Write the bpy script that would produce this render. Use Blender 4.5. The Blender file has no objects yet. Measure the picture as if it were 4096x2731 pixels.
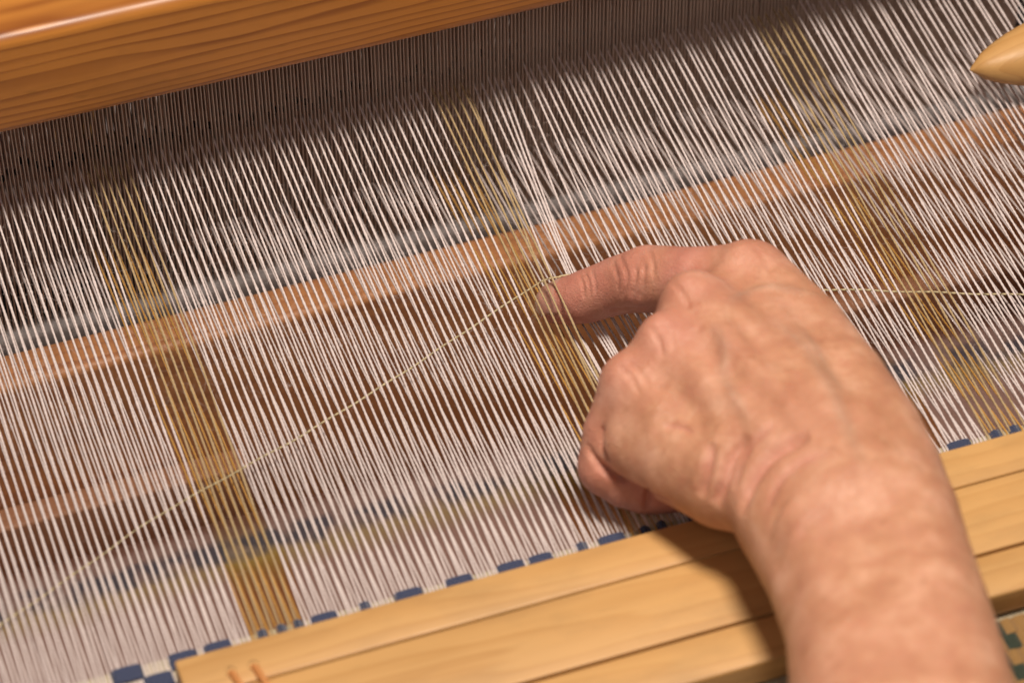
import bpy, bmesh, math, random
import numpy as np
random.seed(7); rng = np.random.default_rng(11)
S = 0.001                      # the scene is laid out in millimetres
sc = bpy.context.scene
COL = sc.collection

# ---------------------------------------------------------------- camera
def cam_axes(el, az, roll):
    el, az, roll = map(math.radians, (el, az, roll))
    d = np.array([math.sin(az)*math.cos(el), math.cos(az)*math.cos(el), -math.sin(el)])
    r = np.array([math.cos(az), -math.sin(az), 0.0]); u = np.cross(r, d)
    c, s = math.cos(roll), math.sin(roll)
    return c*r+s*u, -s*r+c*u, d
from mathutils import Matrix, Vector
CAM_R, CAM_U, CAM_D = cam_axes(45.49, 19.0, -0.5)
CAM_P = np.array([-226.4, -672.1, 831.3])
cd = bpy.data.cameras.new('camera'); cam = bpy.data.objects.new('camera', cd); COL.objects.link(cam)
cam.matrix_world = Matrix(((CAM_R[0], CAM_U[0], -CAM_D[0], CAM_P[0]*S), (CAM_R[1], CAM_U[1], -CAM_D[1], CAM_P[1]*S),
                           (CAM_R[2], CAM_U[2], -CAM_D[2], CAM_P[2]*S), (0, 0, 0, 1)))
cd.sensor_width = 36; cd.lens = 13000/4096*36; cd.clip_start = 0.05; cd.clip_end = 20
cd.dof.use_dof = True; cd.dof.focus_distance = 1.185; cd.dof.aperture_fstop = 7.8
sc.camera = cam

# ---------------------------------------------------------------- light: one ceiling lamp over the loom, dim warm room around it, plus an added fill
w = bpy.data.worlds.new('World'); sc.world = w; w.use_nodes = True
bg = w.node_tree.nodes['Background']; bg.inputs[0].default_value = (1.0, 0.80, 0.78, 1); bg.inputs[1].default_value = 0.10
def lamp(name, kind, loc, target, power, color, size):
    l = bpy.data.lights.new(name, kind); o = bpy.data.objects.new(name, l); COL.objects.link(o)
    o.location = Vector(loc)*S; l.energy = power; l.color = color
    if kind == 'AREA': l.shape = 'DISK'; l.size = size
    else: l.shadow_soft_size = size
    o.rotation_euler = (Vector(target)-Vector(loc)).to_track_quat('-Z', 'Y').to_euler()
    return o
lamp('ceiling_lamp', 'AREA', (30, -80, 1340), (60, 60, 0), 26, (1.0, 0.88, 0.76), 0.30)
lamp('room_fill', 'AREA', (-900, -1300, 1900), (60, 60, 0), 5.5, (1.0, 0.83, 0.76), 0.8)  # soft fill added from the front, stands in for ambient light
sc.view_settings.view_transform = 'Standard'; sc.view_settings.look = 'None'
sc.cycles.max_bounces = 6; sc.cycles.diffuse_bounces = 3; sc.cycles.glossy_bounces = 2; sc.cycles.adaptive_threshold = 0.02
sc.view_settings.gamma = 1.0; sc.view_settings.exposure = -0.2

# ---------------------------------------------------------------- helpers
def tag(o, label=None, cat=None, group=None, kind=None):
    if label: o['label'] = label
    if cat: o['category'] = cat
    if group: o['group'] = group
    if kind: o['kind'] = kind
    return o
def empty(name, loc=(0, 0, 0)):
    o = bpy.data.objects.new(name, None); COL.objects.link(o); o.location = Vector(loc)*S; o.empty_display_size = 0.01
    return o
def link(name, mesh, parent=None, mat=None):
    if mat is not None and not mesh.materials: mesh.materials.append(mat)
    o = bpy.data.objects.new(name, mesh); COL.objects.link(o)
    if parent is not None:
        o.parent = parent; o.matrix_parent_inverse = Matrix.Translation(-parent.location)
    return o
def mesh_np(name, V, F, smooth=True):
    m = bpy.data.meshes.new(name); V = np.asarray(V, np.float32)*S; F = np.asarray(F, np.int32)
    m.vertices.add(len(V)); m.vertices.foreach_set('co', V.ravel())
    n = F.shape[1]; m.loops.add(F.size); m.loops.foreach_set('vertex_index', F.ravel())
    m.polygons.add(len(F)); m.polygons.foreach_set('loop_start', np.arange(0, F.size, n, dtype=np.int32))
    m.polygons.foreach_set('loop_total', np.full(len(F), n, np.int32))
    m.update(calc_edges=True); m.validate()
    if smooth: m.polygons.foreach_set('use_smooth', np.ones(len(F), bool))
    return m
def box_mesh(name, x0, x1, y0, y1, z0, z1, bev=0.8, seg=3):
    bm = bmesh.new(); bmesh.ops.create_cube(bm, size=1)
    for v in bm.verts: v.co = Vector(((x0+x1)/2+v.co.x*(x1-x0), (y0+y1)/2+v.co.y*(y1-y0), (z0+z1)/2+v.co.z*(z1-z0)))*S
    if bev: bmesh.ops.bevel(bm, geom=bm.edges[:], offset=bev*S, segments=seg, profile=0.5, affect='EDGES')
    m = bpy.data.meshes.new(name); bm.to_mesh(m); bm.free()
    m.polygons.foreach_set('use_smooth', np.ones(len(m.polygons), bool))
    try: m.set_sharp_from_angle(angle=math.radians(40))
    except Exception: pass
    return m
def tube(P, R, sides=6, phase=None, lobes=0.0, cap=True):
    """tube of quads along points P (mm); with lobes > 0 the section is two-lobed and turns by phase: plied yarn"""
    P = np.asarray(P, float); n = len(P); R = np.broadcast_to(np.asarray(R, float), (n,))
    T = np.gradient(P, axis=0); T /= np.linalg.norm(T, axis=1, keepdims=True)
    ref = np.array([0, 0, 1.0]) if abs(T[n//2][2]) < 0.9 else np.array([1.0, 0, 0])
    A = np.cross(T, ref); A /= np.linalg.norm(A, axis=1, keepdims=True); B = np.cross(T, A)
    th = np.arange(sides)*2*math.pi/sides
    ph = np.zeros(n) if phase is None else np.asarray(phase)
    ang = th[None, :]+ph[:, None]
    rr = R[:, None]*(1-lobes+lobes*np.abs(np.cos(th))[None, :])
    V = P[:, None, :]+rr[..., None]*(np.cos(ang)[..., None]*A[:, None, :]+np.sin(ang)[..., None]*B[:, None, :])
    i = np.arange(n-1)[:, None]*sides; j = np.arange(sides)[None, :]; k = (j+1) % sides
    F = np.stack([i+j, i+k, i+sides+k, i+sides+j], -1).reshape(-1, 4)
    return V.reshape(-1, 3), F

# ---------------------------------------------------------------- materials
class NT:
    def __init__(s, name):
        s.m = bpy.data.materials.new(name); s.m.use_nodes = True; s.t = s.m.node_tree; s.t.nodes.clear()
        s.out = s.n('ShaderNodeOutputMaterial'); s.b = s.n('ShaderNodeBsdfPrincipled'); s.l(s.b.outputs[0], s.out.inputs[0])
    def n(s, ty, **kw):
        nd = s.t.nodes.new(ty)
        for k, v in kw.items():
            if k.startswith('i_'): nd.inputs[k[2:].replace('_', ' ')].default_value = v
            else: setattr(nd, k, v)
        return nd
    def l(s, a, b): s.t.links.new(a, b)
    def coord(s, scale, which='Object', loc=(0, 0, 0)):
        c = s.n('ShaderNodeTexCoord'); mp = s.n('ShaderNodeMapping'); mp.inputs['Scale'].default_value = scale; mp.inputs['Location'].default_value = loc
        s.l(c.outputs[which], mp.inputs[0]); return mp.outputs[0]
    def noise(s, vec, scale, detail=3, rough=0.5):
        q = s.n('ShaderNodeTexNoise'); q.inputs['Scale'].default_value = scale; q.inputs['Detail'].default_value = detail; q.inputs['Roughness'].default_value = rough
        s.l(vec, q.inputs['Vector']); return q.outputs[0]
    def ramp(s, fac, stops):
        r = s.n('ShaderNodeValToRGB'); e = r.color_ramp.elements
        while len(e) < len(stops): e.new(0.5)
        for x, (p, c) in zip(e, stops): x.position = p; x.color = tuple(c)+(1,) if len(c) == 3 else c
        s.l(fac, r.inputs[0]); return r.outputs[0]
    def math(s, op, a, b=None):
        m = s.n('ShaderNodeMath', operation=op)
        for i, v in enumerate((a, b)):
            if v is None: continue
            if isinstance(v, (int, float)): m.inputs[i].default_value = v
            else: s.l(v, m.inputs[i])
        return m.outputs[0]
    def mix(s, fac, a, b, mode='MIX'):
        m = s.n('ShaderNodeMix', data_type='RGBA', blend_type=mode)
        for i, v in ((0, fac), (6, a), (7, b)):
            if isinstance(v, (int, float)): m.inputs[i].default_value = v
            elif isinstance(v, tuple): m.inputs[i].default_value = v+(1,) if len(v) == 3 else v
            else: s.l(v, m.inputs[i])
        return m.outputs[2]
    def bump(s, h, strength, dist):
        b = s.n('ShaderNodeBump'); b.inputs['Strength'].default_value = strength; b.inputs['Distance'].default_value = dist
        s.l(h, b.inputs['Height']); s.l(b.outputs[0], s.b.inputs['Normal']); return b
    def color(s, c):
        if isinstance(c, tuple): s.b.inputs['Base Color'].default_value = c+(1,)
        else: s.l(c, s.b.inputs['Base Color'])
    def rough(s, v):
        if isinstance(v, (int, float)): s.b.inputs['Roughness'].default_value = v
        else: s.l(v, s.b.inputs['Roughness'])

def pine(name, light, dark, freq, rough=0.35, coat=0.25, axis='Z', wob=0.9, sharp=(0.60, 0.80, 0.95), gain=1.1):
    """boards sawn along X: narrow latewood lines that wander, over a fibrous ground"""
    t = NT(name)
    v = t.coord((1, 1, 1)); sep = t.n('ShaderNodeSeparateXYZ'); t.l(v, sep.inputs[0])
    n1 = t.noise(t.coord((2.6, 34, 34)), 1.0, 3, 0.5)
    n2 = t.noise(t.coord((11, 60, 60)), 1.0, 2, 0.5)
    z = sep.outputs[axis]
    ph = t.math('ADD', t.math('MULTIPLY', z, freq), t.math('ADD', t.math('MULTIPLY', n1, 5.0*wob), t.math('MULTIPLY', n2, 0.9*wob)))
    fr = t.math('FRACT', ph)
    ring = t.ramp(fr, [(0.0, (0, 0, 0)), (sharp[0], (0.10,)*3), (sharp[1], (0.55,)*3), (sharp[2], (1, 1, 1)), (1.0, (0, 0, 0))])
    amp = t.noise(t.coord((5, 90, 90)), 1.0, 2, 0.5)
    ringf = t.math('MULTIPLY', ring, t.math('ADD', t.math('MULTIPLY', amp, gain), 0.30))
    fib = t.noise(t.coord((40, 1500, 1500)), 1.0, 3, 0.6)
    blot = t.noise(t.coord((9, 30, 30)), 1.0, 3, 0.55)
    c = t.mix(ringf, light, dark)
    c = t.mix(t.math('MULTIPLY', fib, 0.35), c, tuple(0.62*x for x in light))
    c = t.mix(t.ramp(blot, [(0.4, (0, 0, 0)), (0.75, (0.5,)*3)]), c, tuple(min(1, 1.18*x) for x in light))
    grime = t.noise(t.coord((22, 55, 55), loc=(4, 2, 9)), 1.0, 5, 0.62)
    c = t.mix(t.ramp(grime, [(0.50, (0, 0, 0)), (0.78, (0.55,)*3)]), c, tuple(0.60*x for x in light))
    scr = t.noise(t.coord((60, 900, 260), loc=(1, 8, 3)), 1.0, 2, 0.5)
    c = t.mix(t.ramp(scr, [(0.70, (0, 0, 0)), (0.76, (0.30,)*3)]), c, tuple(0.45*x for x in light))
    t.color(c); t.rough(t.math('ADD', t.math('MULTIPLY', grime, 0.22), t.math('ADD', t.math('MULTIPLY', fib, 0.12), rough-0.15)))
    t.b.inputs['Coat Weight'].default_value = coat; t.b.inputs['Coat Roughness'].default_value = 0.38
    t.bump(t.math('ADD', fib, t.math('MULTIPLY', ring, 0.6)), 0.12, 0.0004)
    return t.m

def yarn(name, col, var=0.10, col2=None):
    t = NT(name); v = t.coord((1, 1, 1))
    info = t.n('ShaderNodeObjectInfo')
    n = t.noise(t.coord((700, 60, 700)), 1.0, 2, 0.6)
    c = t.mix(t.math('MULTIPLY', n, var*2), col, tuple(x*0.72 for x in col))
    c = t.mix(t.math('MULTIPLY', info.outputs['Random'], 0.22), c, col2 or tuple(x*y for x, y in zip(col, (0.86, 0.84, 0.80))))
    t.color(c); t.rough(0.85)
    t.b.inputs['Sheen Weight'].default_value = 0.35; t.b.inputs['Sheen Roughness'].default_value = 0.5
    t.bump(t.noise(t.coord((2500, 900, 2500)), 1.0, 2, 0.6), 0.5, 0.0002)
    return t.m

M = {}
M['rail'] = pine('honey_pine', (0.56, 0.222, 0.038), (0.19, 0.042, 0.005), 215, 0.40, 0.18, 'Z', 1.15, (0.50, 0.72, 0.93), 1.35)
M['lower'] = pine('brown_pine', (0.62, 0.275, 0.110), (0.40, 0.15, 0.065), 160, 0.5, 0.05, 'Y')
M['birch'] = pine('pale_birch', (0.60, 0.345, 0.128), (0.43, 0.21, 0.060), 130, 0.44, 0.10, 'Y', 1.6, (0.2, 0.6, 0.9), 0.5)
M['dull'] = pine('dull_brown_wood', (0.42, 0.20, 0.105), (0.28, 0.11, 0.05), 160, 0.55, 0.0, 'Y')
M['maple'] = pine('maple_shuttle_wood', (0.60, 0.34, 0.12), (0.48, 0.24, 0.07), 200, 0.50, 0.08, 'Y', 0.8, (0.3, 0.7, 0.97))
M['white'] = yarn('white_cotton', (0.75, 0.655, 0.635))
M['olive'] = yarn('olive_cotton', (0.47, 0.34, 0.17))
M['gold'] = yarn('gold_cotton', (0.54, 0.275, 0.04))
M['beige'] = yarn('beige_linen', (0.60, 0.50, 0.29))
M['blue'] = yarn('navy_wool', (0.035, 0.050, 0.115), 0.3)
M['ochre'] = yarn('ochre_wool', (0.34, 0.185, 0.050), 0.3)
M['green'] = yarn('dark_green_wool', (0.020, 0.035, 0.016), 0.3)
def simple(name, col, rough=0.6, metal=0.0, nz=0.0, nscale=60):
    t = NT(name)
    if nz: t.color(t.mix(t.math('MULTIPLY', t.noise(t.coord((1, 1, 1)), nscale, 4, 0.6), nz), col, tuple(x*0.5 for x in col)))
    else: t.color(col)
    t.rough(rough); t.b.inputs['Metallic'].default_value = metal
    return t.m
M['steel'] = simple('reed_steel', (0.72, 0.60, 0.51), 0.38, 0.15)
M['tape'] = simple('grey_reed_tape', (0.36, 0.33, 0.325), 0.8, 0, 0.4, 120)
M['heddle'] = simple('heddle_cord', (0.80, 0.53, 0.41), 0.8)
M['eye'] = simple('black_heddle_eye', (0.012, 0.011, 0.012), 0.6)
M['copper'] = simple('copper_pin', (0.80, 0.36, 0.13), 0.3, 0.35)
M['dark'] = simple('dark_room', (0.045, 0.028, 0.022), 0.9, 0, 0.5, 8)
M['black'] = simple('reed_shade_black', (0.02, 0.02, 0.022), 0.7)  # near-black colour standing for the shade behind the wires

# ---------------------------------------------------------------- setting
fl = link('floor', box_mesh('floor', -1500, 1500, -1200, 1500, -720, -700, 0), None, M['dark']); tag(fl, kind='structure')
wl = link('wall', box_mesh('wall', -1500, 1500, 900, 940, -700, 900, 0), None, M['dark']); tag(wl, kind='structure')

# ---------------------------------------------------------------- the hand: signed distance field -> one skin
PALM_CHAINS = [[[113.67, 59.77, 45.0, 13.2], [121.11, 26.87, 47.0, 13.5], [119.38, -1.11, 50.0, 16.0], [117.57, -26.53, 52.0, 18.5], [114.36, -47.02, 53.0, 20.0], [110.37, -65.23, 55.0, 20.8], [103.44, -89.12, 57.0, 22.0], [99.02, -107.53, 59.0, 22.8], [91.97, -132.51, 62.0, 23.5], [79.99, -171.07, 66.0, 25.5], [54.31, -241.1, 75.0, 30.0]], [[86.96, 44.7, 53.0, 12.6], [95.16, 0.85, 56.0, 14.0], [103.02, -32.7, 57.0, 17.5], [100.98, -59.3, 58.0, 20.0]], [[71.96, 31.25, 51.0, 12.0], [83.87, -5.35, 53.0, 14.0], [93.66, -34.57, 54.0, 18.0], [94.79, -61.95, 56.0, 21.0]], [[56.99, 26.76, 42.0, 11.6], [68.45, -4.83, 46.0, 14.5], [82.85, -32.09, 47.0, 18.5], [83.28, -48.66, 48.0, 19.4], [84.01, -77.65, 52.0, 21.0], [80.89, -102.83, 55.0, 22.0], [73.48, -127.37, 60.0, 23.5], [62.15, -164.71, 66.0, 26.0], [37.57, -235.14, 75.0, 31.0]], [[53.31, 11.2, 33.0, 12.3], [61.65, -4.9, 37.0, 14.5], [71.43, -19.93, 41.0, 17.0]], [[82.89, 30.55, 36.0, 14.0], [101.42, -32.36, 44.0, 19.0]], [[101.5, 53.73, 44.0, 10.5], [104.96, 27.82, 48.0, 12.0], [107.27, -0.84, 51.0, 14.0]], [[82.8, 43.74, 44.0, 10.0], [86.09, 17.14, 48.0, 11.5], [91.12, -9.53, 51.0, 13.0]], [[67.45, 33.24, 40.0, 10.0], [73.49, 10.0, 45.0, 11.5], [80.72, -13.76, 47.0, 13.0]], [[123.93, -22.36, 40.0, 16.0], [124.98, 4.08, 35.0, 14.0], [124.92, 28.28, 26.0, 12.5]]]
FINGER_CHAINS = {"index": [[113.67, 59.77, 45.0, 12.5], [99.25, 73.07, 38.0, 10.6], [87.37, 90.64, 25.0, 11.9], [80.17, 99.19, 16.0, 10.4], [70.8, 107.06, 6.0, 9.6], [65.95, 112.11, 1.0, 8.9], [62.29, 116.33, -3.0, 7.6]], "middle": [[86.96, 44.7, 53.0, 12.3], [84.65, 48.91, 36.0, 10.6], [84.48, 51.98, 22.0, 10.4], [89.55, 45.02, 12.0, 9.2], [95.37, 36.85, 18.0, 8.5]], "ring": [[71.96, 31.25, 51.0, 11.8], [66.76, 33.37, 34.0, 10.2], [64.41, 35.84, 20.0, 10.0], [70.79, 25.54, 10.5, 8.8], [78.43, 17.42, 16.0, 8.2]], "little": [[56.99, 26.76, 42.0, 11.3], [49.08, 22.25, 28.0, 10.8], [44.68, 16.8, 18.0, 10.2], [49.41, 11.69, 14.0, 9.0], [55.15, 7.7, 13.0, 9.0], [59.19, 5.29, 13.0, 8.2], [65.1, 1.99, 14.5, 8.0]], "thumb": [[124.92, 28.28, 26.0, 12.0], [119.82, 59.34, 14.0, 10.5], [116.01, 72.86, 10.0, 10.0], [111.13, 79.68, 9.0, 8.6]]}
SKIN_CURVES = [["c", -1.0, 1.9, [[65.8, -20.1, 60.7], [63.9, -24.5, 58.6], [60.9, -28.5, 53.8], [58.4, -30.3, 47.1]]], ["c", -1.4, 2.1, [[76.2, -26.0, 65.8], [69.1, -28.8, 61.1], [65.5, -33.7, 55.9], [61.6, -34.7, 46.8]]], ["c", -1.6, 2.3, [[90.9, -40.1, 74.6], [83.2, -38.4, 70.7], [77.1, -38.6, 67.0], [69.8, -42.2, 61.4], [65.0, -48.2, 55.0]]], ["c", -0.6, 1.6, [[84.7, -28.8, 70.3], [76.4, -28.5, 66.0], [70.6, -32.5, 61.5], [66.3, -38.4, 56.2]]], ["c", -0.5, 1.8, [[93.9, -50.5, 77.4], [83.5, -47.7, 72.6], [76.0, -49.9, 68.2], [70.1, -56.4, 64.3]]], ["c", -1.6, 1.3, [[38.0, 19.5, 29.1], [39.4, 12.2, 26.1], [43.0, 8.3, 24.1], [47.2, 6.0, 21.3], [49.3, -9.7, 30.6], [53.7, -20.8, 35.7]]], ["c", -1.0, 1.4, [[43.0, 17.4, 38.3], [40.9, 14.1, 32.4], [41.7, 7.5, 31.3]]], ["c", -1.1, 1.1, [[48.4, -10.4, 34.2], [52.4, -0.3, 16.4], [52.0, -0.9, 12.6]]], ["c", -0.5, 1.0, [[55.1, -2.2, 54.2], [58.9, -5.7, 57.5], [61.8, -11.5, 58.7]]], ["v", 0.6, 2.0, [[83.3, 25.5, 66.0], [83.9, 18.3, 66.7], [82.6, 10.5, 67.0], [78.8, 4.3, 66.2], [78.3, -3.5, 66.3], [78.4, -15.9, 66.7], [77.4, -25.9, 66.5]]], ["v", 0.55, 1.9, [[127.0, 29.7, 59.0], [118.5, 35.7, 59.9], [110.2, 41.7, 58.6], [102.5, 40.9, 59.2], [90.1, 29.2, 67.2]]], ["v", 0.35, 2.3, [[103.7, 28.7, 61.9], [107.0, 5.1, 66.7], [106.1, -21.0, 72.4], [101.1, -51.5, 78.1], [97.2, -70.3, 78.1]]], ["v", 0.5, 2.2, [[110.6, 19.5, 62.4], [110.2, -5.9, 68.0], [107.7, -29.1, 74.1]]], ["t", 0.8, 4.0, [[84.2, 36.7, 65.7], [87.5, 11.8, 68.1], [90.7, -18.2, 71.7], [91.3, -43.0, 75.3]]], ["t", 0.7, 4.0, [[69.4, 21.5, 62.7], [74.8, 1.8, 64.6], [80.4, -22.6, 67.9], [83.5, -43.6, 71.8]]], ["t", 0.8, 4.5, [[109.8, 49.8, 58.1], [109.1, 18.1, 63.0], [104.8, -16.1, 71.6], [99.6, -45.4, 77.1]]], ["t", -1.3, 5.5, [[92.5, 35.1, 66.2], [93.4, 15.4, 68.6], [93.6, -9.3, 71.3]]], ["t", -1.2, 5.0, [[74.6, 25.7, 64.0], [78.1, 10.3, 65.8], [80.5, -7.7, 67.2]]], ["t", -1.2, 4.5, [[59.5, 20.7, 56.2], [63.3, 5.6, 59.0], [67.7, -11.8, 61.7]]], ["t", -1.3, 7.5, [[55.3, 2.8, 54.5], [61.5, -7.9, 58.9], [66.7, -18.7, 61.3]]], ["t", 0.9, 8, [[72.2, -61.1, 67.3], [76.2, -73.1, 71.5]]], ["t", -0.6, 7, [[67.2, -61.8, 61.6], [65.5, -77.7, 63.0], [63.1, -98.6, 68.2]]], ["w", -0.5, 0.8, [[81.7, 88.0, 36.0], [79.9, 83.2, 32.4], [77.8, 83.3, 25.6]]], ["w", -0.45, 0.8, [[84.1, 86.0, 38.2], [82.0, 80.3, 34.4], [80.0, 80.7, 26.0]]], ["w", -0.45, 0.8, [[80.6, 101.0, 29.4], [78.8, 89.1, 33.5], [77.4, 85.6, 29.7], [75.8, 86.7, 23.1]]], ["w", -0.4, 0.8, [[88.3, 95.4, 36.2], [86.4, 82.8, 40.3], [84.3, 77.9, 37.0]]], ["w", -0.35, 0.8, [[77.5, 100.3, 28.0], [76.3, 91.0, 30.0], [75.1, 88.7, 25.2]]], ["w", -0.4, 0.7, [[68.7, 110.0, 15.8], [67.8, 102.4, 17.4], [66.6, 99.0, 13.4]]], ["w", -0.4, 0.7, [[70.3, 109.1, 17.3], [69.4, 101.1, 19.3], [68.0, 97.8, 15.3]]], ["w", -0.35, 0.7, [[72.0, 107.5, 19.4], [71.1, 99.4, 21.6], [69.6, 96.4, 17.3]]], ["w", -0.4, 0.9, [[72.2, 93.1, 10.8], [77.3, 86.6, 17.1], [83.3, 77.9, 24.4]]], ["w", -0.35, 0.9, [[79.9, 50.6, 62.5], [80.8, 41.6, 64.6], [79.9, 34.8, 64.1]]], ["w", -0.35, 0.9, [[65.4, 34.1, 61.5], [66.3, 27.2, 61.9], [65.0, 21.3, 59.7]]], ["w", -0.35, 0.9, [[68.8, 33.8, 63.0], [70.5, 26.6, 63.4], [68.7, 19.8, 62.2]]], ["w", -0.35, 0.9, [[52.4, 27.5, 53.3], [54.4, 21.1, 54.0], [54.0, 13.0, 53.8]]], ["w", -0.35, 0.9, [[55.2, 27.9, 54.3], [57.8, 20.9, 55.4], [57.2, 12.3, 55.7]]], ["w", -0.3, 0.9, [[108.7, 62.7, 57.4], [111.2, 55.5, 58.3], [110.8, 47.8, 58.4]]], ["w", -0.3, 0.9, [[113.0, 61.9, 58.5], [115.6, 54.9, 58.6], [115.0, 46.9, 59.0]]]]
NAIL_AT, NAIL_N = [[59.71, 111.43, 7.67], [-0.736, -0.021, 0.677]]


def cone_d(P, a, b):
    A = np.array(a[:3], np.float32); ab = np.array(b[:3], np.float32)-A
    Q = P-A; t = np.clip((Q@ab)/float(ab@ab), 0, 1)
    return np.sqrt(((Q-t[..., None]*ab)**2).sum(-1))-(a[3]+t*(b[3]-a[3]))
def smin(a, b, k):
    h = np.clip(0.5+0.5*(b-a)/k, 0, 1); return b+(a-b)*h-k*h*(1-h)
class Field:
    def __init__(s, chains_palm, chains_fing, h):
        allp = np.array([q for c in chains_palm+chains_fing for q in c])
        s.h = h; lo = (allp[:, :3]-allp[:, 3:]).min(0)-6; hi = (allp[:, :3]+allp[:, 3:]).max(0)+6
        lo[1] = max(lo[1], -255)
        s.lo = lo; s.n = np.ceil((hi-lo)/h).astype(int)+1
        s.ax = [(lo[i]+h*np.arange(s.n[i])).astype(np.float32) for i in range(3)]
        s.palm = s.union(chains_palm, 8.0); s.fing = s.union(chains_fing, 1.0)
        s.f = smin(s.palm, s.fing, 1.8)
    def union(s, chains, k):
        F = np.full(s.n, 30.0, np.float32)
        for c in chains:
            G = None
            for a, b in zip(c[:-1], c[1:]):
                m = max(a[3], b[3])+18
                i0 = [max(0, int((min(a[i], b[i])-m-s.lo[i])/s.h)) for i in range(3)]
                i1 = [min(s.n[i], int((max(a[i], b[i])+m-s.lo[i])/s.h)+2) for i in range(3)]
                if any(p >= q for p, q in zip(i0, i1)): continue
                sl = tuple(slice(p, q) for p, q in zip(i0, i1))
                P = np.stack(np.meshgrid(*[s.ax[i][sl[i]] for i in range(3)], indexing='ij'), -1)
                d = cone_d(P, a, b)
                if G is None: G = np.full(s.n, 30.0, np.float32)
                G[sl] = smin(G[sl], np.minimum(d, 30), 0.8)
            if G is not None: F = smin(F, G, k)
        return F
    def blur(s, n):
        for _ in range(n):
            for a in range(3):
                p = np.take(s.f, [0]+list(range(s.n[a]-1)), axis=a); q = np.take(s.f, list(range(1, s.n[a]))+[s.n[a]-1], axis=a)
                s.f = (0.25*p+0.5*s.f+0.25*q).astype(np.float32)
    def sample(s, P):
        P = (np.asarray(P)-s.lo)/s.h; i = np.clip(np.floor(P).astype(int), 0, s.n-2); t = np.clip(P-i, 0, 1); r = 0
        for dx in (0, 1):
            for dy in (0, 1):
                for dz in (0, 1):
                    wgt = (t[..., 0] if dx else 1-t[..., 0])*(t[..., 1] if dy else 1-t[..., 1])*(t[..., 2] if dz else 1-t[..., 2])
                    r = r+wgt*s.f[i[..., 0]+dx, i[..., 1]+dy, i[..., 2]+dz]
        return r
    def grad(s, P, e=0.7):
        g = np.stack([s.sample(P+e*np.eye(3)[i])-s.sample(P-e*np.eye(3)[i]) for i in range(3)], -1)
        return g/(np.linalg.norm(g, axis=-1, keepdims=True)+1e-9)
    def column(s, x, y):
        """lowest and highest z inside the hand over the points (x, y), or nan"""
        z = s.ax[2]; X = np.broadcast_to(np.asarray(x)[:, None], (len(x), len(z)))
        P = np.stack([X, np.broadcast_to(np.asarray(y)[:, None], X.shape), np.broadcast_to(z[None, :], X.shape)], -1)
        inb = ((P[..., 0] > s.lo[0]) & (P[..., 0] < s.ax[0][-1]) & (P[..., 1] > s.lo[1]) & (P[..., 1] < s.ax[1][-1]))
        ins = (s.sample(P) < 0) & inb; any_ = ins.any(1)
        lo = np.where(any_, z[ins.argmax(1)], np.nan); hi = np.where(any_, z[len(z)-1-ins[:, ::-1].argmax(1)], np.nan)
        return lo, hi
def surface_nets(f, lo, h):
    ins = f < 0; n = np.array(f.shape)
    c = np.zeros(n-1, np.int8)
    for dx in (0, 1):
        for dy in (0, 1):
            for dz in (0, 1): c += ins[dx:n[0]-1+dx, dy:n[1]-1+dy, dz:n[2]-1+dz]
    act = (c > 0) & (c < 8); idx = np.argwhere(act); ids = np.full(act.shape, -1, np.int64); ids[act] = np.arange(len(idx))
    acc = np.zeros((len(idx), 3)); cnt = np.zeros(len(idx)); I = idx
    corner = [(a, b, cc) for a in (0, 1) for b in (0, 1) for cc in (0, 1)]
    for p in corner:
        for ax in range(3):
            if p[ax]: continue
            q = list(p); q[ax] = 1
            fa = f[I[:, 0]+p[0], I[:, 1]+p[1], I[:, 2]+p[2]]; fb = f[I[:, 0]+q[0], I[:, 1]+q[1], I[:, 2]+q[2]]
            m = (fa < 0) != (fb < 0); t = fa[m]/(fa[m]-fb[m])
            pos = np.tile(np.array(p, float), (m.sum(), 1)); pos[:, ax] += t
            acc[m] += pos; cnt[m] += 1
    V = lo+h*(idx+acc/cnt[:, None]); F = []
    for ax in range(3):
        u, v = (ax+1) % 3, (ax+2) % 3
        a = np.take(ins, range(n[ax]-1), axis=ax); b = np.take(ins, range(1, n[ax]), axis=ax)
        E = np.argwhere(a != b); E = E[(E[:, u] > 0) & (E[:, v] > 0) & (E[:, u] < n[u]-1) & (E[:, v] < n[v]-1)]
        flip = a[tuple(E.T)]
        def at(du, dv):
            Q = E.copy(); Q[:, u] -= du; Q[:, v] -= dv; return ids[tuple(Q.T)]
        q = np.stack([at(1, 1), at(0, 1), at(0, 0), at(1, 0)], -1); q[~flip] = q[~flip][:, ::-1]
        F.append(q)
    F = np.concatenate(F); return V, F[(F >= 0).all(1)]

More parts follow.
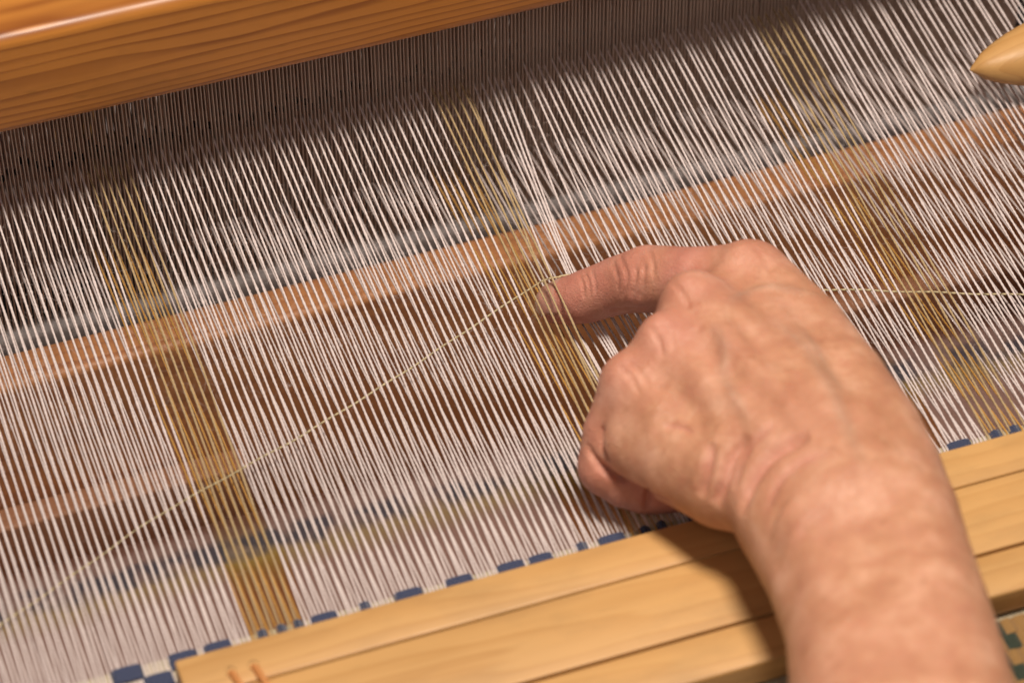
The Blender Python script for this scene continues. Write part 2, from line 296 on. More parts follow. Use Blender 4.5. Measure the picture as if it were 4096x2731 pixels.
HF = Field(PALM_CHAINS, list(FINGER_CHAINS.values()), 1.0)
HF.blur(3)
HV, HFc = surface_nets(HF.f, HF.lo, HF.h)
HN = HF.grad(HV)
def curve_dist(V, pts):
    # the curve is first rounded (Chaikin), then measured
    pts = [np.array(p) for p in pts]
    for _ in range(2):
        q = [pts[0]]
        for a, b in zip(pts[:-1], pts[1:]): q += [0.75*a+0.25*b, 0.25*a+0.75*b]
        pts = q+[pts[-1]]
    dense = [pts[0]]
    for a, b in zip(pts[:-1], pts[1:]):
        k = max(1, int(np.linalg.norm(b-a)/1.5)); dense += [a+(b-a)*(i+1)/k for i in range(k)]
    pts = np.array(dense)
    for _ in range(3): pts = pts-HF.grad(pts)*HF.sample(pts)[:, None]          # onto the skin
    best = np.full(len(V), 1e9); tt = np.zeros(len(V)); n = len(pts)-1
    for i, (a, b) in enumerate(zip(pts[:-1], pts[1:])):
        ab = b-a; t = np.clip(((V-a)@ab)/max(ab@ab, 1e-9), 0, 1); d = np.linalg.norm(V-(a+t[:, None]*ab), axis=1)
        m = d < best; best[m] = d[m]; tt[m] = (i+t[m])/n
    return best, tt
disp = np.zeros(len(HV)); vein = np.zeros(len(HV)); red = np.zeros(len(HV))
for kind, amp, wid, pts in SKIN_CURVES:
    d, t = curve_dist(HV, pts)
    env = np.clip(np.minimum(t, 1-t)*4, 0, 1)**1.0
    g = np.exp(-(d/wid)**2)*env
    disp += amp*(1.7 if kind == 't' else 1.8 if kind == 'c' else 1.6 if kind == 'w' else 1.1)*g
    if kind in 'cw' : disp += -0.06*amp*np.exp(-((d-1.9*wid)/(wid))**2)*env     # the soft roll of skin beside a fold
    if kind == 'v': vein = np.maximum(vein, g)
    if kind == 'c': red = np.maximum(red, 0.3*np.exp(-(d/(wid*1.1))**2)*env)
def blob(p, r): return np.exp(-(((HV-np.array(p[:3]))**2).sum(1))/(r*r))
for k, c in FINGER_CHAINS.items():
    if k != 'thumb': red = np.maximum(red, 0.75*blob(c[0], 13)); disp += (2.1 if k != 'index' else 1.4)*blob(np.array(c[0][:3])+np.array([-3, 3, 9]), 7.5)
for q in FINGER_CHAINS['index'][1:]: red = np.maximum(red, 0.9*blob(q, 14))
for q in FINGER_CHAINS['little'][1:]: red = np.maximum(red, 0.8*blob(q, 12))
# low unevenness of flesh
def vnoise(P, scale, seed):
    r = np.random.default_rng(seed); K = r.normal(size=(14, 3))/scale; ph = r.uniform(0, 6.28, 14)
    return np.sin(P@K.T+ph).mean(1)
disp += 0.55*vnoise(HV, 9, 1)+0.30*vnoise(HV, 4.0, 2)
HV2 = HV+HN*disp[:, None]
hm = mesh_np('hand', HV2, HFc)
for nm, arr in (('vein', vein), ('redness', red)):
    at_ = hm.attributes.new(nm, 'FLOAT', 'POINT'); at_.data.foreach_set('value', arr.astype(np.float32))

t = NT('skin')
vA = t.n('ShaderNodeAttribute', attribute_name='vein'); rA = t.n('ShaderNodeAttribute', attribute_name='redness')
mott = t.noise(t.coord((1, 1, 1)), 75, 4, 0.6); mott2 = t.noise(t.coord((1, 1, 1), loc=(3, 1, 2)), 210, 3, 0.6); spot = t.noise(t.coord((1, 1, 1), loc=(7, 5, 1)), 130, 2, 0.4)
c = t.ramp(mott, [(0.30, (0.46, 0.205, 0.115)), (0.50, (0.57, 0.285, 0.168)), (0.70, (0.71, 0.400, 0.265))])
c = t.mix(t.ramp(mott2, [(0.47, (0, 0, 0)), (0.75, (0.42,)*3)]), c, (0.53, 0.21, 0.135))
big = t.noise(t.coord((1, 1, 1), loc=(2, 9, 4)), 32, 2, 0.5)
c = t.mix(t.ramp(big, [(0.42, (0, 0, 0)), (0.68, (0.35,)*3)]), c, (0.58, 0.27, 0.185))
c = t.mix(t.ramp(spot, [(0.66, (0, 0, 0)), (0.76, (0.35,)*3)]), c, (0.36, 0.13, 0.06))
c = t.mix(t.math('MULTIPLY', rA.outputs['Fac'], 0.95), c, (0.57, 0.195, 0.175))
c = t.mix(t.math('MULTIPLY', vA.outputs['Fac'], 0.26), c, (0.30, 0.235, 0.185))
t.color(c); t.rough(t.math('ADD', t.math('MULTIPLY', mott2, 0.20), 0.35))
t.b.inputs['Subsurface Weight'].default_value = 0.16; t.b.inputs['Subsurface Radius'].default_value = (1.0, 0.35, 0.2); t.b.inputs['Subsurface Scale'].default_value = 0.0035
t.b.inputs['Specular IOR Level'].default_value = 0.42
vor = t.n('ShaderNodeTexVoronoi', feature='DISTANCE_TO_EDGE'); vor.inputs['Scale'].default_value = 900
wv = t.noise(t.coord((1, 1, 1)), 260, 3, 0.6)
mp = t.n('ShaderNodeVectorMath', operation='ADD'); tc = t.n('ShaderNodeTexCoord'); sc_ = t.n('ShaderNodeVectorMath', operation='SCALE'); t.l(tc.outputs['Object'], mp.inputs[0])
t.l(wv, sc_.inputs[0]); sc_.inputs['Scale'].default_value = 0.0022; t.l(sc_.outputs[0], mp.inputs[1]); t.l(mp.outputs[0], vor.inputs['Vector'])
hgt = t.math('ADD', t.math('MULTIPLY', t.math('MINIMUM', vor.outputs['Distance'], 0.25), 2.0), t.math('MULTIPLY', wv, 1.3))
fine = t.noise(t.coord((1, 1, 1)), 620, 4, 0.65)
t.bump(t.math('ADD', hgt, t.math('ADD', t.math('MULTIPLY', fine, 0.8), t.math('MULTIPLY', t.noise(t.coord((150, 640, 420)), 1.0, 3, 0.6), 1.2))), 0.36, 0.0007)
M['skin'] = t.m
hand = empty('hand', (90, -120, 0))
hand['label'] = 'bare left hand and forearm reaching over the warp, index finger pushed among the threads'; hand['category'] = 'hand'
body = link('skin', hm, hand, M['skin'])
# nail of the pointing finger: a curved plate lifted off the fingertip
ch = FINGER_CHAINS['index']; tip = np.array(ch[-1][:3]); dip = np.array(ch[-3][:3]); axn = tip-dip; axn /= np.linalg.norm(axn)
NU = np.array(NAIL_N); NU = NU-axn*(NU@axn); NU /= np.linalg.norm(NU); NB = np.cross(axn, NU)
nu, nv = 15, 13; G = []; NLEN0, NLEN1, NWID = -10.0, 6.2, 6.4
for i in range(nu):
    u = i/(nu-1)
    for j in range(nv):
        v = -1+2*j/(nv-1)
        along = NLEN0+(NLEN1-NLEN0)*u
        along += (0.9 if u > 0.5 else 0)*0-(1.6*v*v if u > 0.5 else -1.3*(v*v))*abs(2*u-1)
        ang = v*NWID/7.2
        o0 = tip+axn*along; dirv = NU*math.cos(ang)+NB*math.sin(ang)
        P = o0+dirv*14
        for _ in range(30):
            dd = float(HF.sample(P[None])[0]); P = P-dirv*max(min(dd, 1.0), -0.5)*0.8 if (P-o0)@dirv > 4.6 else P
        lift = -0.05+0.55*min(1.0, u*2.2)
        if along > 4.5: lift += 0.06
        G.append(P+dirv*lift)
G = np.array(G); GI = G.copy()
nrm = np.cross(np.gradient(G.reshape(nu, nv, 3), axis=0), np.gradient(G.reshape(nu, nv, 3), axis=1)).reshape(-1, 3); nrm /= np.linalg.norm(nrm, axis=1, keepdims=True)+1e-9
if (nrm@NU).mean() < 0: nrm = -nrm
GB = G-nrm*0.75
q = lambda i, j: i*nv+j
NF = [(q(i, j), q(i+1, j), q(i+1, j+1), q(i, j+1)) for i in range(nu-1) for j in range(nv-1)]
off = nu*nv; NF += [tuple(off+k for k in reversed(x)) for x in NF]
edge = [q(0, j) for j in range(nv)]+[q(i, nv-1) for i in range(1, nu)]+[q(nu-1, j) for j in range(nv-2, -1, -1)]+[q(i, 0) for i in range(nu-2, 0, -1)]
NF += [(a, b, off+b, off+a) for a, b in zip(edge, edge[1:]+edge[:1])]
nm_ = mesh_np('fingernail', np.concatenate([G, GB]), NF)
bmn = bmesh.new(); bmn.from_mesh(nm_); bmesh.ops.recalc_face_normals(bmn, faces=bmn.faces); bmn.to_mesh(nm_); bmn.free()
na = nm_.attributes.new('tipness', 'FLOAT', 'POINT'); uu = np.repeat(np.arange(nu)/(nu-1), nv); na.data.foreach_set('value', np.concatenate([uu, uu]).astype(np.float32))
t = NT('nail'); ta = t.n('ShaderNodeAttribute', attribute_name='tipness')
t.color(t.ramp(ta.outputs['Fac'], [(0.0, (0.66, 0.40, 0.33)), (0.12, (0.58, 0.30, 0.23)), (0.80, (0.58, 0.30, 0.22)), (0.86, (0.70, 0.56, 0.42)), (1.0, (0.72, 0.60, 0.44))]))
t.rough(0.28); t.b.inputs['Subsurface Weight'].default_value = 0.15; t.b.inputs['Subsurface Scale'].default_value = 0.002; t.b.inputs['Coat Weight'].default_value = 0.2
nail = link('fingernail', nm_, hand, t.m)

# ---------------------------------------------------------------- beater: upper rail and lower rail that hold the reed
RY = 220.0
beater = empty('beater', (60, 236, -140))
tag(beater, 'honey coloured pine beater with a thick upper rail above the reed', 'beater')
link('upper_rail', box_mesh('upper_rail', -330, 420, 196, 246, 65.0, 108.6, 4.6, 6), beater, M['rail'])
link('lower_rail', box_mesh('lower_rail', -330, 420, 192, 210.5, -215, -54.2, 3.0, 5), beater, M['lower'])

reed = empty('reed', (60, RY, -66))
tag(reed, 'steel weaving reed of fine upright wires bound with grey tape below', 'reed')
wm = box_mesh('reed_wire', -0.17, 0.17, -1.3, 1.3, -60, 68, 0.1, 1)
wm.materials.append(M['steel'])
for i in range(299):
    x = -128+i*1.425
    o = bpy.data.objects.new('reed_wire', wm); COL.objects.link(o); o.parent = reed; o.matrix_parent_inverse = Matrix.Translation(-reed.location)
    o.location = Vector((x+rng.normal(0, 0.07), RY, 0))*S; o.rotation_euler = (0, rng.normal(0, 0.0012), rng.normal(0, 0.06))
link('tape_binding', box_mesh('tape_binding', -330, 420, 215, 225.3, -67, -52.6, 3.0, 3), reed, M['tape'])
link('shade_strip', box_mesh('shade_strip', -330, 420, 225.6, 230, -65.5, -40, 0.5, 2), reed, M['black'])  # dark strip put in for the shade seen between the wires above the tape

# ---------------------------------------------------------------- warp layout
PITCH = 2.85; X0 = -176.0; N = 164
UP, DN = 0.085, -0.105
def stripe(x): return (-86.5 < x < -68.5) or (46.8 < x < 64.0) or (180.0 < x < 195)
def stripe_low(x): return stripe(x+0.2)
ups = []
for i in range(N):
    x = X0+i*PITCH
    jf = rng.normal(0, 0.11)+(0.08 if i % 2 else -0.08); jr = rng.normal(0, 0.15)
    ups.append([x+jf, x+jr])
lows = [[X0+(i+0.5)*PITCH+rng.normal(0, 0.11), X0+(i+0.5)*PITCH+rng.normal(0, 0.15)] for i in range(N)]
zscale = [(0.94, 1.0, 1.07, 0.97, 1.04, 1.0, 1.10, 1.06, 0.95)[i % 9]+rng.normal(0, 0.02) for i in range(N)]
eyeY = lambda i: (231.0, 235.0, 239.0)[(i//1) % 3]
heddle = empty('heddle_harness', (60, 236, -60))
tag(heddle, 'row of grey cord heddles with small black eyes standing behind the reed', 'heddles')
def heddle_mesh(name, h=95, eye=True):
    V, F = [], []; off = 0
    for s in (1, -1):
        P = [(0, 0, s*z) for z in (2.2, 12, h)]
        a, b = tube(P, [0.42, 0.36, 0.36], 5); V.append(a); F.append(b+off); off += len(a)
    m = mesh_np(name, np.concatenate(V), np.concatenate(F)); return m
hmsh = heddle_mesh('heddle'); hmsh.materials.append(M['heddle'])
th_ = np.linspace(0, 2*math.pi, 13)
ea, eb = tube([(0, 0, z) for z in (-1.7, -1.5, -0.8, 0.8, 1.5, 1.7)], [0.1, 0.5, 0.8, 0.8, 0.5, 0.1], 8)
emsh = mesh_np('heddle_eye', ea, eb); emsh.materials.append(M['eye'])
heddle_rows = []
for i, (xf, xr) in enumerate(ups):
    if xr < -122: continue
    Y = (223.5, 225.0, 226.5, 228.0)[(0, 1, 2, 0, 1, 1, 3, 2, 2)[i % 9]]; z = UP*Y*zscale[i]+2.4
    o = bpy.data.objects.new('heddle', hmsh); COL.objects.link(o); o.parent = heddle; o.matrix_parent_inverse = Matrix.Translation(-heddle.location)
    o.location = Vector((xr, Y, z))*S
    e = bpy.data.objects.new('heddle_eye', emsh); COL.objects.link(e); e.parent = o; e.location = (0, 0, 0.0)
hv, hf, off = [], [], 0
for i, (xf, xr) in enumerate(lows):
    if xr < -122: continue
    for dx, dy in ((0, 236), (1.3, 237.5), (0.7, 241), (-0.7, 243), (0.3, 247), (1.7, 248)):
        a, b = tube([(xr+dx, dy, -90), (xr+dx, dy, 95)], 0.42, 4); hv.append(a); hf.append(b+off); off += len(a)
o = link('rear_heddles', mesh_np('rear_heddles', np.concatenate(hv), np.concatenate(hf)), heddle, M['heddle']); o['kind'] = 'stuff'

# ---------------------------------------------------------------- warp threads
STEP = 0.55; YEND = 300.0
Ys = np.arange(-16, YEND, STEP)
def base_z(s):
    eye = 236.0
    z = np.where(Ys < 0, -0.4+0*Ys, np.where(Ys < eye, s*Ys, s*eye*(1-(Ys-eye)/90.0)))
    return z
def thread_mesh(name, x, z, R, seed):
    r = np.random.default_rng(seed)
    k = np.arange(len(Ys))
    slub = 1+0.07*np.sin(Ys*0.21+r.uniform(0, 6))+0.06*np.sin(Ys*0.057+r.uniform(0, 6))+0.05*np.interp(k, np.arange(0, len(k)+40, 8), r.normal(0, 1, len(np.arange(0, len(k)+40, 8))))
    for _ in range(r.integers(2, 6)): slub = slub+r.uniform(0.15, 0.45)*np.exp(-((Ys-r.uniform(20, 220))/r.uniform(0.7, 2.2))**2)
    wob = 0.07*np.sin(Ys*0.13+r.uniform(0, 6))
    P = np.stack([x+wob, Ys, z], -1)
    V, F = tube(P, R*np.clip(slub, 0.75, 1.5), 8, phase=2*math.pi*Ys/4.2+r.uniform(0, 6), lobes=0.22)
    return mesh_np(name, V, F)
def hull(y, z, upper):
    """taut line over (upper) or under the given points"""
    sgn = 1 if upper else -1; st = []
    for a, b in zip(y, z*sgn):
        while len(st) >= 2 and (st[-1][1]-st[-2][1])*(a-st[-1][0]) <= (b-st[-1][1])*(st[-1][0]-st[-2][0]): st.pop()
        st.append((a, b))
    st = np.array(st); return np.interp(y, st[:, 0], st[:, 1])*sgn
warp = empty('warp', (60, 110, 0))
tag(warp, 'stretched cotton warp of white threads with olive and gold stripes', 'warp threads')
RU, RL = 0.445, 0.415
TU = [thread_mesh('warp_thread', 0*Ys, base_z(UP), RU, 100+i) for i in range(7)]
TL = [thread_mesh('warp_thread', 0*Ys, base_z(DN), RL, 200+i) for i in range(6)]
def colored(mesh_list, key, cache={}):
    k = (id(mesh_list), key)
    if k not in cache:
        out = []
        for m in mesh_list:
            q = m.copy(); q.materials.append(M[key]); out.append(q)
        cache[k] = out
    return cache[k]
def place(mesh, xf, xr, zs=1.0):
    o = bpy.data.objects.new('warp_thread', mesh); COL.objects.link(o); o.parent = warp; o.matrix_parent_inverse = Matrix.Translation(-warp.location)
    o.location = (xf*S, 0, 0); o.rotation_euler = (0, 0, -math.atan2(xr-xf, 226.0)); o.scale = (1, 1, zs); return o
bunch = [i for i, (xf, xr) in enumerate(ups) if 68.3 < X0+i*PITCH < 79]
seq = 0; rest_v, rest_f, rest_o = [], [], 0
for i, (xf, xr) in enumerate(ups):
    x = X0+i*PITCH; key = 'olive' if stripe(x) else 'white'
    xs = xf+(xr-xf)*np.clip(Ys, -16, 236)/226.0
    if 44 < x < 126:
        zz = base_z(UP)*zscale[i]
        if i in bunch:
            k = bunch.index(i); c = 72.6+(k-(len(bunch)-1)/2)*0.85
            xs = np.interp(Ys, [-16, 0, 78, 146, 226, 300], [xf, xf, c+0.8, c-0.6, xr, xr])
            sm = np.convolve(np.pad(xs, 20, 'edge'), np.ones(41)/41, 'valid'); xs = sm
            zz = zz+0.25*(k % 2)
        elif bunch and 0 < i-bunch[-1] < 9:
            dx = -2.7*math.exp(-(i-bunch[-1]-1)/3.0)
            xs = xs+np.interp(Ys, [-16, 0, 78, 146, 226, 300], [0, 0, dx, dx, 0, 0]); xs = np.convolve(np.pad(xs, 20, 'edge'), np.ones(41)/41, 'valid')
        lo, hi = HF.column(xs, Ys)
        over = (~np.isnan(hi)) & (Ys > 88) & (x < 62.0)
        under = (~np.isnan(lo)) & ~over & (Ys > 2) & (Ys < 200)
        main = (Ys >= 0) & (Ys <= 236)
        if over.any():
            z2 = np.where(over, np.maximum(zz, np.nan_to_num(hi)+0.75), zz)
            zz[main] = hull(Ys[main], z2[main], True)
        if under.any():
            z2 = np.where(under, np.minimum(zz, np.nan_to_num(lo, nan=99)-0.7), zz)
            if (z2 < zz-1e-6).any():
                lowm = main if not over.any() else main & (Ys < 92)
                zz[lowm] = hull(Ys[lowm], z2[lowm], False)
        m = thread_mesh('warp_thread', xs, zz, RU, 300+i); m.materials.append(M[key])
        o = bpy.data.objects.new('warp_thread', m); COL.objects.link(o); o.parent = warp; o.matrix_parent_inverse = Matrix.Translation(-warp.location)
    else:
        place(colored(TU, key)[i % len(TU)], xf, xr, zscale[i])
order = sorted(range(N), key=lambda i: lows[i][0])
for i in order:
    xf, xr = lows[i]; x = X0+(i+0.5)*PITCH; key = 'gold' if stripe_low(x) else 'white'
    if x < 213: place(colored(TL, key)[(i*5+i//7) % len(TL)], xf, xr, 1+rng.normal(0, 0.02))
    else:
        xs = xf+(xr-xf)*Ys/226.0
        a, b = tube(np.stack([xs, Ys, base_z(DN)], -1)[::6], RL, 5); rest_v.append(a); rest_f.append(b+rest_o); rest_o += len(a)
o = link('outer_threads', mesh_np('outer_threads', np.concatenate(rest_v), np.concatenate(rest_f)), warp, M['white']); o['kind'] = 'stuff'

# lint: loose fibres standing off the yarn
lv, lf, lo_ = [], [], 0
nf = 13000
for k in range(nf):
    i = rng.integers(0, N); up = True
    xf, xr = (ups if up else lows)[i]; y = rng.uniform(25, 215) if rng.random() < 0.35 else rng.uniform(95, 215)
    x = xf+(xr-xf)*y/226; z = UP*zscale[i]*y
    if 50 < x < 130 and y < 120: continue
    L = rng.gamma(3, 0.75); n = 5; a0 = rng.uniform(0, 6.28); p = np.array([x, y, z])
    d = np.array([math.cos(a0), 0.7*rng.normal(), math.sin(a0)]); d /= np.linalg.norm(d); curl = rng.normal(0, 0.55, 3)
    pts = []
    for s_ in range(n):
        pts.append(p.copy()); p = p+d*L/n; d = d+curl*0.55+rng.normal(0, 0.18, 3); d /= np.linalg.norm(d)
    pts = np.array(pts); w_ = 0.018
    side = np.cross(np.gradient(pts, axis=0), np.array([0.2, -0.7, 0.7])); side /= np.linalg.norm(side, axis=1, keepdims=True)+1e-9
    lv.append(np.concatenate([pts-side*w_, pts+side*w_])); q = np.arange(n-1); lf.append(np.stack([q, q+1, q+n+1, q+n], -1)+lo_); lo_ += 2*n
o = link('lint', mesh_np('lint', np.concatenate(lv), np.concatenate(lf)), warp, M['white']); o['kind'] = 'stuff'

# ---------------------------------------------------------------- the loose weft yarn lying in the open shed
wp = np.array([(-215, 6, 0.4), (-160.5, 35.5, -0.7), (-104.6, 62.8, -1.3), (-47.2, 82.2, -1.6), (0, 101.5, -2.0), (36.9, 116.9, -1.5), (54, 121.3, 2.5), (62, 121.5, 6.5), (72, 117.0, 4.0), (100, 108.0, -1.0), (159, 87.6, -1.8), (223.4, 61.5, -1.2), (300, 32, -0.6)])
tt = np.concatenate([[0], np.cumsum(np.linalg.norm(np.diff(wp, axis=0), axis=1))]); s_ = np.arange(0, tt[-1], 0.5)
PW = np.stack([np.interp(s_, tt, wp[:, k]) for k in range(3)], -1)
ker = np.ones(25)/25; PW = np.stack([np.convolve(np.pad(PW[:, k], 12, 'edge'), ker, 'valid') for k in range(3)], -1)
PW[:, 2] += 0.25*np.sin(s_*0.23); PW[:, 1] += 0.3*np.sin(s_*0.05)
for _ in range(25):                    # keep the yarn outside the finger
    d_ = HF.sample(PW); inb = d_ < 0.7
    if not inb.any(): break
    PW[inb] += HF.grad(PW[inb])*(0.75-d_[inb])[:, None]*0.8
a, b = tube(PW, 0.43, 8, phase=2*math.pi*s_/3.6, lobes=0.32)
wy = link('weft_yarn', mesh_np('weft_yarn', a, b), None, M['beige'])
tag(wy, 'thin beige weft yarn lying diagonally through the open warp under the fingertip', 'yarn')

# ---------------------------------------------------------------- woven cloth in front of the fell
cloth = empty('woven_cloth', (0, -80, -2))
tag(cloth, 'finished woven cloth with navy weft blocks along its edge under the wooden temple', 'cloth')
t = NT('cloth_ground'); vX = t.n('ShaderNodeTexWave', wave_type='BANDS', bands_direction='X'); vX.inputs['Scale'].default_value = 110; vY = t.n('ShaderNodeTexWave', wave_type='BANDS', bands_direction='Y'); vY.inputs['Scale'].default_value = 220
cc = t.coord((1, 1, 1)); t.l(cc, vX.inputs['Vector']); t.l(cc, vY.inputs['Vector'])
t.color(t.mix(t.math('MULTIPLY', t.noise(t.coord((1, 1, 1)), 900, 3), 0.5), (0.50, 0.43, 0.29), (0.33, 0.28, 0.19))); t.rough(0.9)
t.bump(t.math('MAXIMUM', vX.outputs['Fac'], vY.outputs['Fac']), 0.7, 0.0006); M['cloth'] = t.m
nx, ny = 60, 24; gx = np.linspace(-260, 330, nx); gy = np.concatenate([[2.3, 2.0], np.linspace(1.2, -220, ny-2)])
gz = np.where(gy > 2.1, -1.2+0*gy, np.where(gy > -110, -0.55, -0.55-(np.abs(gy+110)**1.5)*0.05))
V = np.array([(x, y, z) for y, z in zip(gy, gz) for x in gx]); Vb = V-np.array([0, 0, 1.4])
Fq = [(j*nx+i, (j+1)*nx+i, (j+1)*nx+i+1, j*nx+i+1) for j in range(ny-1) for i in range(nx-1)]
Fb = [tuple(nx*ny+k for k in reversed(x)) for x in Fq]
link('ground_weave', mesh_np('ground_weave', np.concatenate([V, Vb]), Fq+Fb), cloth, M['cloth'])
def pad_mesh(name, wx, wy, rows, h=0.9):
    """a block of weft floats: parallel plump strands packed side by side"""
    V, F, off = [], [], 0
    for r_ in range(rows):
        y = -(r_+0.5)*wy/rows
        P = [(-wx/2, y, -0.5), (-wx/2+0.5, y, 0.25*h), (-wx/2+1.4, y, 0.62*h), (-wx/6, y, 0.72*h), (wx/6, y, 0.72*h), (wx/2-1.4, y, 0.62*h), (wx/2-0.5, y, 0.25*h), (wx/2, y, -0.5)]
        a, b = tube(P, wy/rows*0.58, 7); V.append(a); F.append(b+off); off += len(a)
    return mesh_np(name, np.concatenate(V), np.concatenate(F))
edges = [(-133.7, -124.1), (-114.6, -105.4), (-102.4, -93.4), (-84.2, -81.0), (-77.6, -74.6), (-71.9, -68.9), (-65.9, -57.0), (-48.9, -45.4), (-36.6, -27.3), (-18.8, -9.5), (-0.2, 8.8), (10.7, 19), (27.9, 31.4), (36, 45), (51, 54), (57, 60), (68, 77), (86, 95), (100, 103), (110, 119), (128, 137), (146, 155), (165.2, 173.4), (181.6, 185.4), (188.5, 192.3), (197, 205.5), (214, 222)]
pads = {}
def pad(x0, x1, y, wy, key):
    wx = round(x1-x0, 1); k = (wx, wy, key)
    if k not in pads: pads[k] = pad_mesh('weft_float', wx, wy, max(2, int(round(wy/0.95)))); pads[k].materials.append(M[key])
    o = bpy.data.objects.new('weft_float', pads[k]); COL.objects.link(o); o.parent = cloth; o.matrix_parent_inverse = Matrix.Translation(-cloth.location)
    o.location = Vector(((x0+x1)/2, y, 0.0))*S
for a_, b_ in edges: pad(a_, b_, 2.3+rng.normal(0, 0.15), 6.2, 'blue')
for row in range(1, 5):
    for x in np.arange(-180, -104, 18.6): pad(x+(0 if row % 2 else 9.3), x+9+(0 if row % 2 else 9.3), 2.3-row*6.4, 6.0, 'blue')
for row in range(9):
    y = -76-row*6.3
    for k, x in enumerate(np.arange(96, 200, 9.4)):
        o_ = 3*(row % 3); gr = 'green' if (k*2+row) % 3 else 'ochre'
        pad(x+o_, x+o_+5.2, y, 6.2, gr); pad(x+o_+5.0, x+o_+9.6, y, 6.2, 'ochre')

# ---------------------------------------------------------------- temple: the wooden stretcher lying on the cloth
temple = empty('temple', (80, -42, 0))
tag(temple, 'pale birch stretcher bar of three slats lying on the cloth edge with copper pins', 'temple')
link('slat', box_mesh('slat', -114.6, 420, -26.2, -9.6, 1.0, 11.8, 0.9, 3), temple, M['birch'])
link('slat', box_mesh('slat', -114.2, 420, -55.4, -26.75, 1.0, 11.5, 0.5, 3), temple, M['birch'])
link('slat', box_mesh('slat', -60, 420, -74.2, -56.9, 1.0, 12.0, 1.0, 3), temple, M['birch'])
link('groove_floor', box_mesh('groove_floor', -60, 420, -57.5, -54.8, 2.0, 8.2, 0), temple, M['birch'])
for x in (-98.6, -91.0):
    a, b = tube([(x, -20.5, 11.4), (x+0.3, -22.0, 12.7), (x+1.6, -30, 13.0), (x+2.8, -37, 11.5)], 1.15, 10)
    link('pin', mesh_np('pin', a, b), temple, M['copper'])
    a, b = tube([(x, -20.3, 12.0), (x, -20.3, 12.3)], [1.9, 1.9], 12)
    link('pin_hole_shade', mesh_np('pin_hole_shade', np.concatenate([a, [[x, -20.3, 12.32]]]), np.concatenate([b, [(12+i, 12+(i+1) % 12, 24, 24) for i in range(12)]])[:12]), temple, M['dark'])  # low dark ring stands in for the shadow inside the pin's hole

# ---------------------------------------------------------------- shuttle: a pointed boat of wood resting on the upper threads
def shuttle_mesh():
    bm = bmesh.new(); rings = []; L = 300.0; n = 48; m = 28
    for i in range(n+1):
        u = i/n; s0 = u*L; e = min(s0, L-s0)
        k = 1-math.exp(-e/24.0); q = min(1.0, (e/6.0))**0.5 if e < 6 else 1
        hw = 1.4+17*k*q; top = 1.6+19*k*q; bot = 1.6+13.0*k*q
        if e <= 0.001: hw, top, bot = 0.4, 0.4, 0.4
        lift = 8.0*math.exp(-e/26.0)
        ring = []
        for j in range(m):
            a = 2*math.pi*j/m; ca, sa = math.cos(a), math.sin(a)
            y = hw*math.copysign(abs(ca)**0.75, ca); z = (top if sa > 0 else bot)*math.copysign(abs(sa)**(0.8 if sa > 0 else 1.5), sa)
            if sa < 0: y = hw*math.copysign(abs(ca)**1.5, ca)
            ring.append(bm.verts.new(Vector((s0, y, z+lift))*S))
        rings.append(ring)
    for a, b in zip(rings[:-1], rings[1:]):
        for j in range(m): bm.faces.new((a[j], b[j], b[(j+1) % m], a[(j+1) % m]))
    bm.faces.new(rings[0][::-1]); bm.faces.new(rings[-1])
    bmesh.ops.recalc_face_normals(bm, faces=bm.faces)
    me = bpy.data.meshes.new('shuttle'); bm.to_mesh(me); bm.free()
    me.polygons.foreach_set('use_smooth', np.ones(len(me.polygons), bool)); return me
sh = link('shuttle', shuttle_mesh(), None, M['maple']); sh.location = Vector((240, 150, 21.5))*S; sh.rotation_euler = (0, 0, math.radians(4))
tag(sh, 'pale wooden boat shuttle whose pointed tip rests on the white warp threads', 'shuttle')

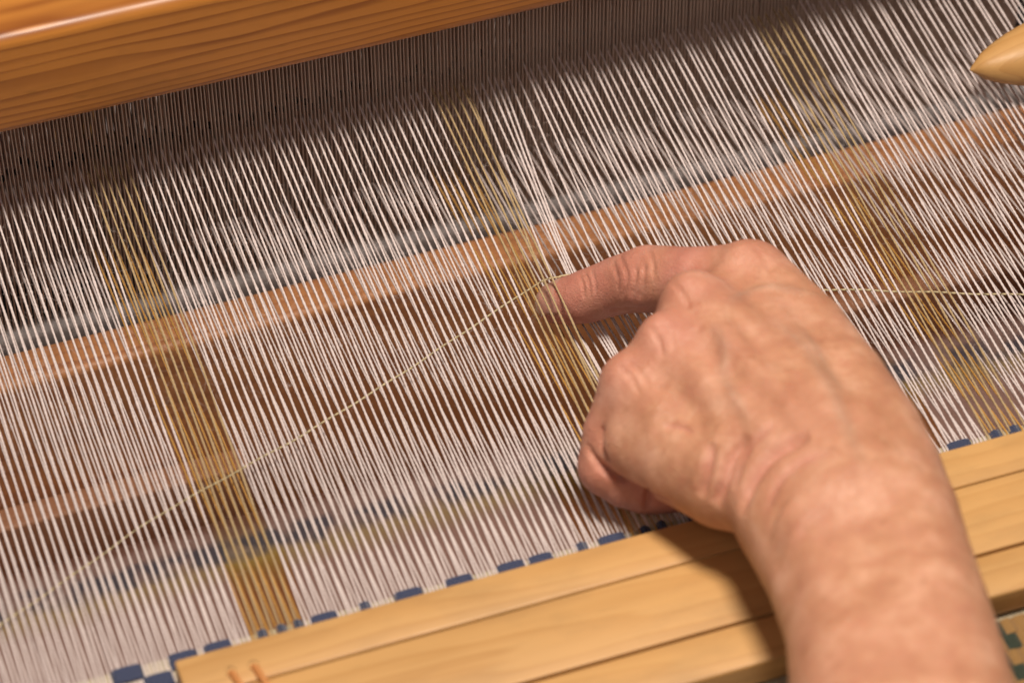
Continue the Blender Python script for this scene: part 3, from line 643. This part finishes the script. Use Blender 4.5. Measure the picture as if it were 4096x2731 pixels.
# ---------------------------------------------------------------- under the warp: cloth beam with the rolled cloth, a wooden batten
t = NT('rolled_cloth')
v = t.coord((1, 1, 1)); sep = t.n('ShaderNodeSeparateXYZ'); t.l(v, sep.inputs[0])
nz = t.noise(t.coord((60, 60, 60)), 1, 4, 0.65)
yy = t.math('ADD', sep.outputs['Y'], t.math('MULTIPLY', t.math('SUBTRACT', nz, 0.5), 0.012))
bands = t.ramp(t.math('MULTIPLY', t.math('SUBTRACT', yy, 0.080), 10.0), [(0.0, (0.36, 0.215, 0.18)), (0.40, (0.33, 0.195, 0.16)), (0.50, (0.35, 0.245, 0.115)), (0.60, (0.30, 0.20, 0.175)), (0.76, (0.32, 0.205, 0.175)), (0.84, (0.22, 0.10, 0.065))])
gold = t.ramp(t.math('MULTIPLY', t.math('SUBTRACT', yy, 0.080), 10.0), [(0.0, (0.30, 0.13, 0.04)), (0.34, (0.27, 0.095, 0.03)), (0.44, (0.30, 0.15, 0.035)), (0.50, (0.34, 0.22, 0.05)), (0.58, (0.30, 0.23, 0.16)), (0.80, (0.20, 0.09, 0.05))])
row = t.ramp(t.math('MULTIPLY', t.math('ABSOLUTE', t.math('SUBTRACT', yy, 0.1405)), 100.0), [(0.45, (1, 1, 1)), (1.0, (0, 0, 0))])
nb = t.noise(t.coord((80, 45, 1)), 1, 2, 0.5)
cl = bands
for x0 in (-0.055, 0.077, 0.2095):
    m_ = t.math('LESS_THAN', t.math('ABSOLUTE', t.math('SUBTRACT', sep.outputs['X'], x0)), 0.0115)
    cl = t.mix(m_, cl, gold)
cl = t.mix(t.math('MULTIPLY', row, t.ramp(nb, [(0.40, (0, 0, 0)), (0.54, (0.85,)*3)])), cl, (0.050, 0.056, 0.085))
t.color(cl); t.rough(0.9); t.bump(nz, 0.4, 0.002); M['roll'] = t.m
rollE = empty('cloth_roll', (60, 120, -190)); tag(rollE, 'roll of patterned cloth wound on the beam beneath the warp', 'cloth roll')
th2 = np.linspace(0, 2*math.pi, 49)[:-1]
RV = np.array([(x, 120+75*math.cos(a), -190+75*math.sin(a)+0.6*math.sin(x*0.05+a*3)) for x in np.linspace(-300, 360, 40) for a in th2])
RF = [(i*48+j, i*48+(j+1) % 48, (i+1)*48+(j+1) % 48, (i+1)*48+j) for i in range(39) for j in range(48)]
link('rolled_cloth', mesh_np('rolled_cloth', RV, RF), rollE, M['roll'])
a, b = tube([(-420, 120, -190), (480, 120, -190)], 30, 24); link('beam', mesh_np('beam', a, b), rollE, M['lower'])
for x0_, x1_, lb in ((-330, -42, 'slim brown wooden batten crossing beneath the warp near the gold stripe by the temple end'), (206, 420, 'short brown wooden batten seen beneath the warp beyond the wrist')):
    bt = link('batten', box_mesh('batten', x0_, x1_, 180, 191.8, -165, -118, 1.5, 3), None, M['dull']); tag(bt, lb, 'batten', 'battens beneath the warp')
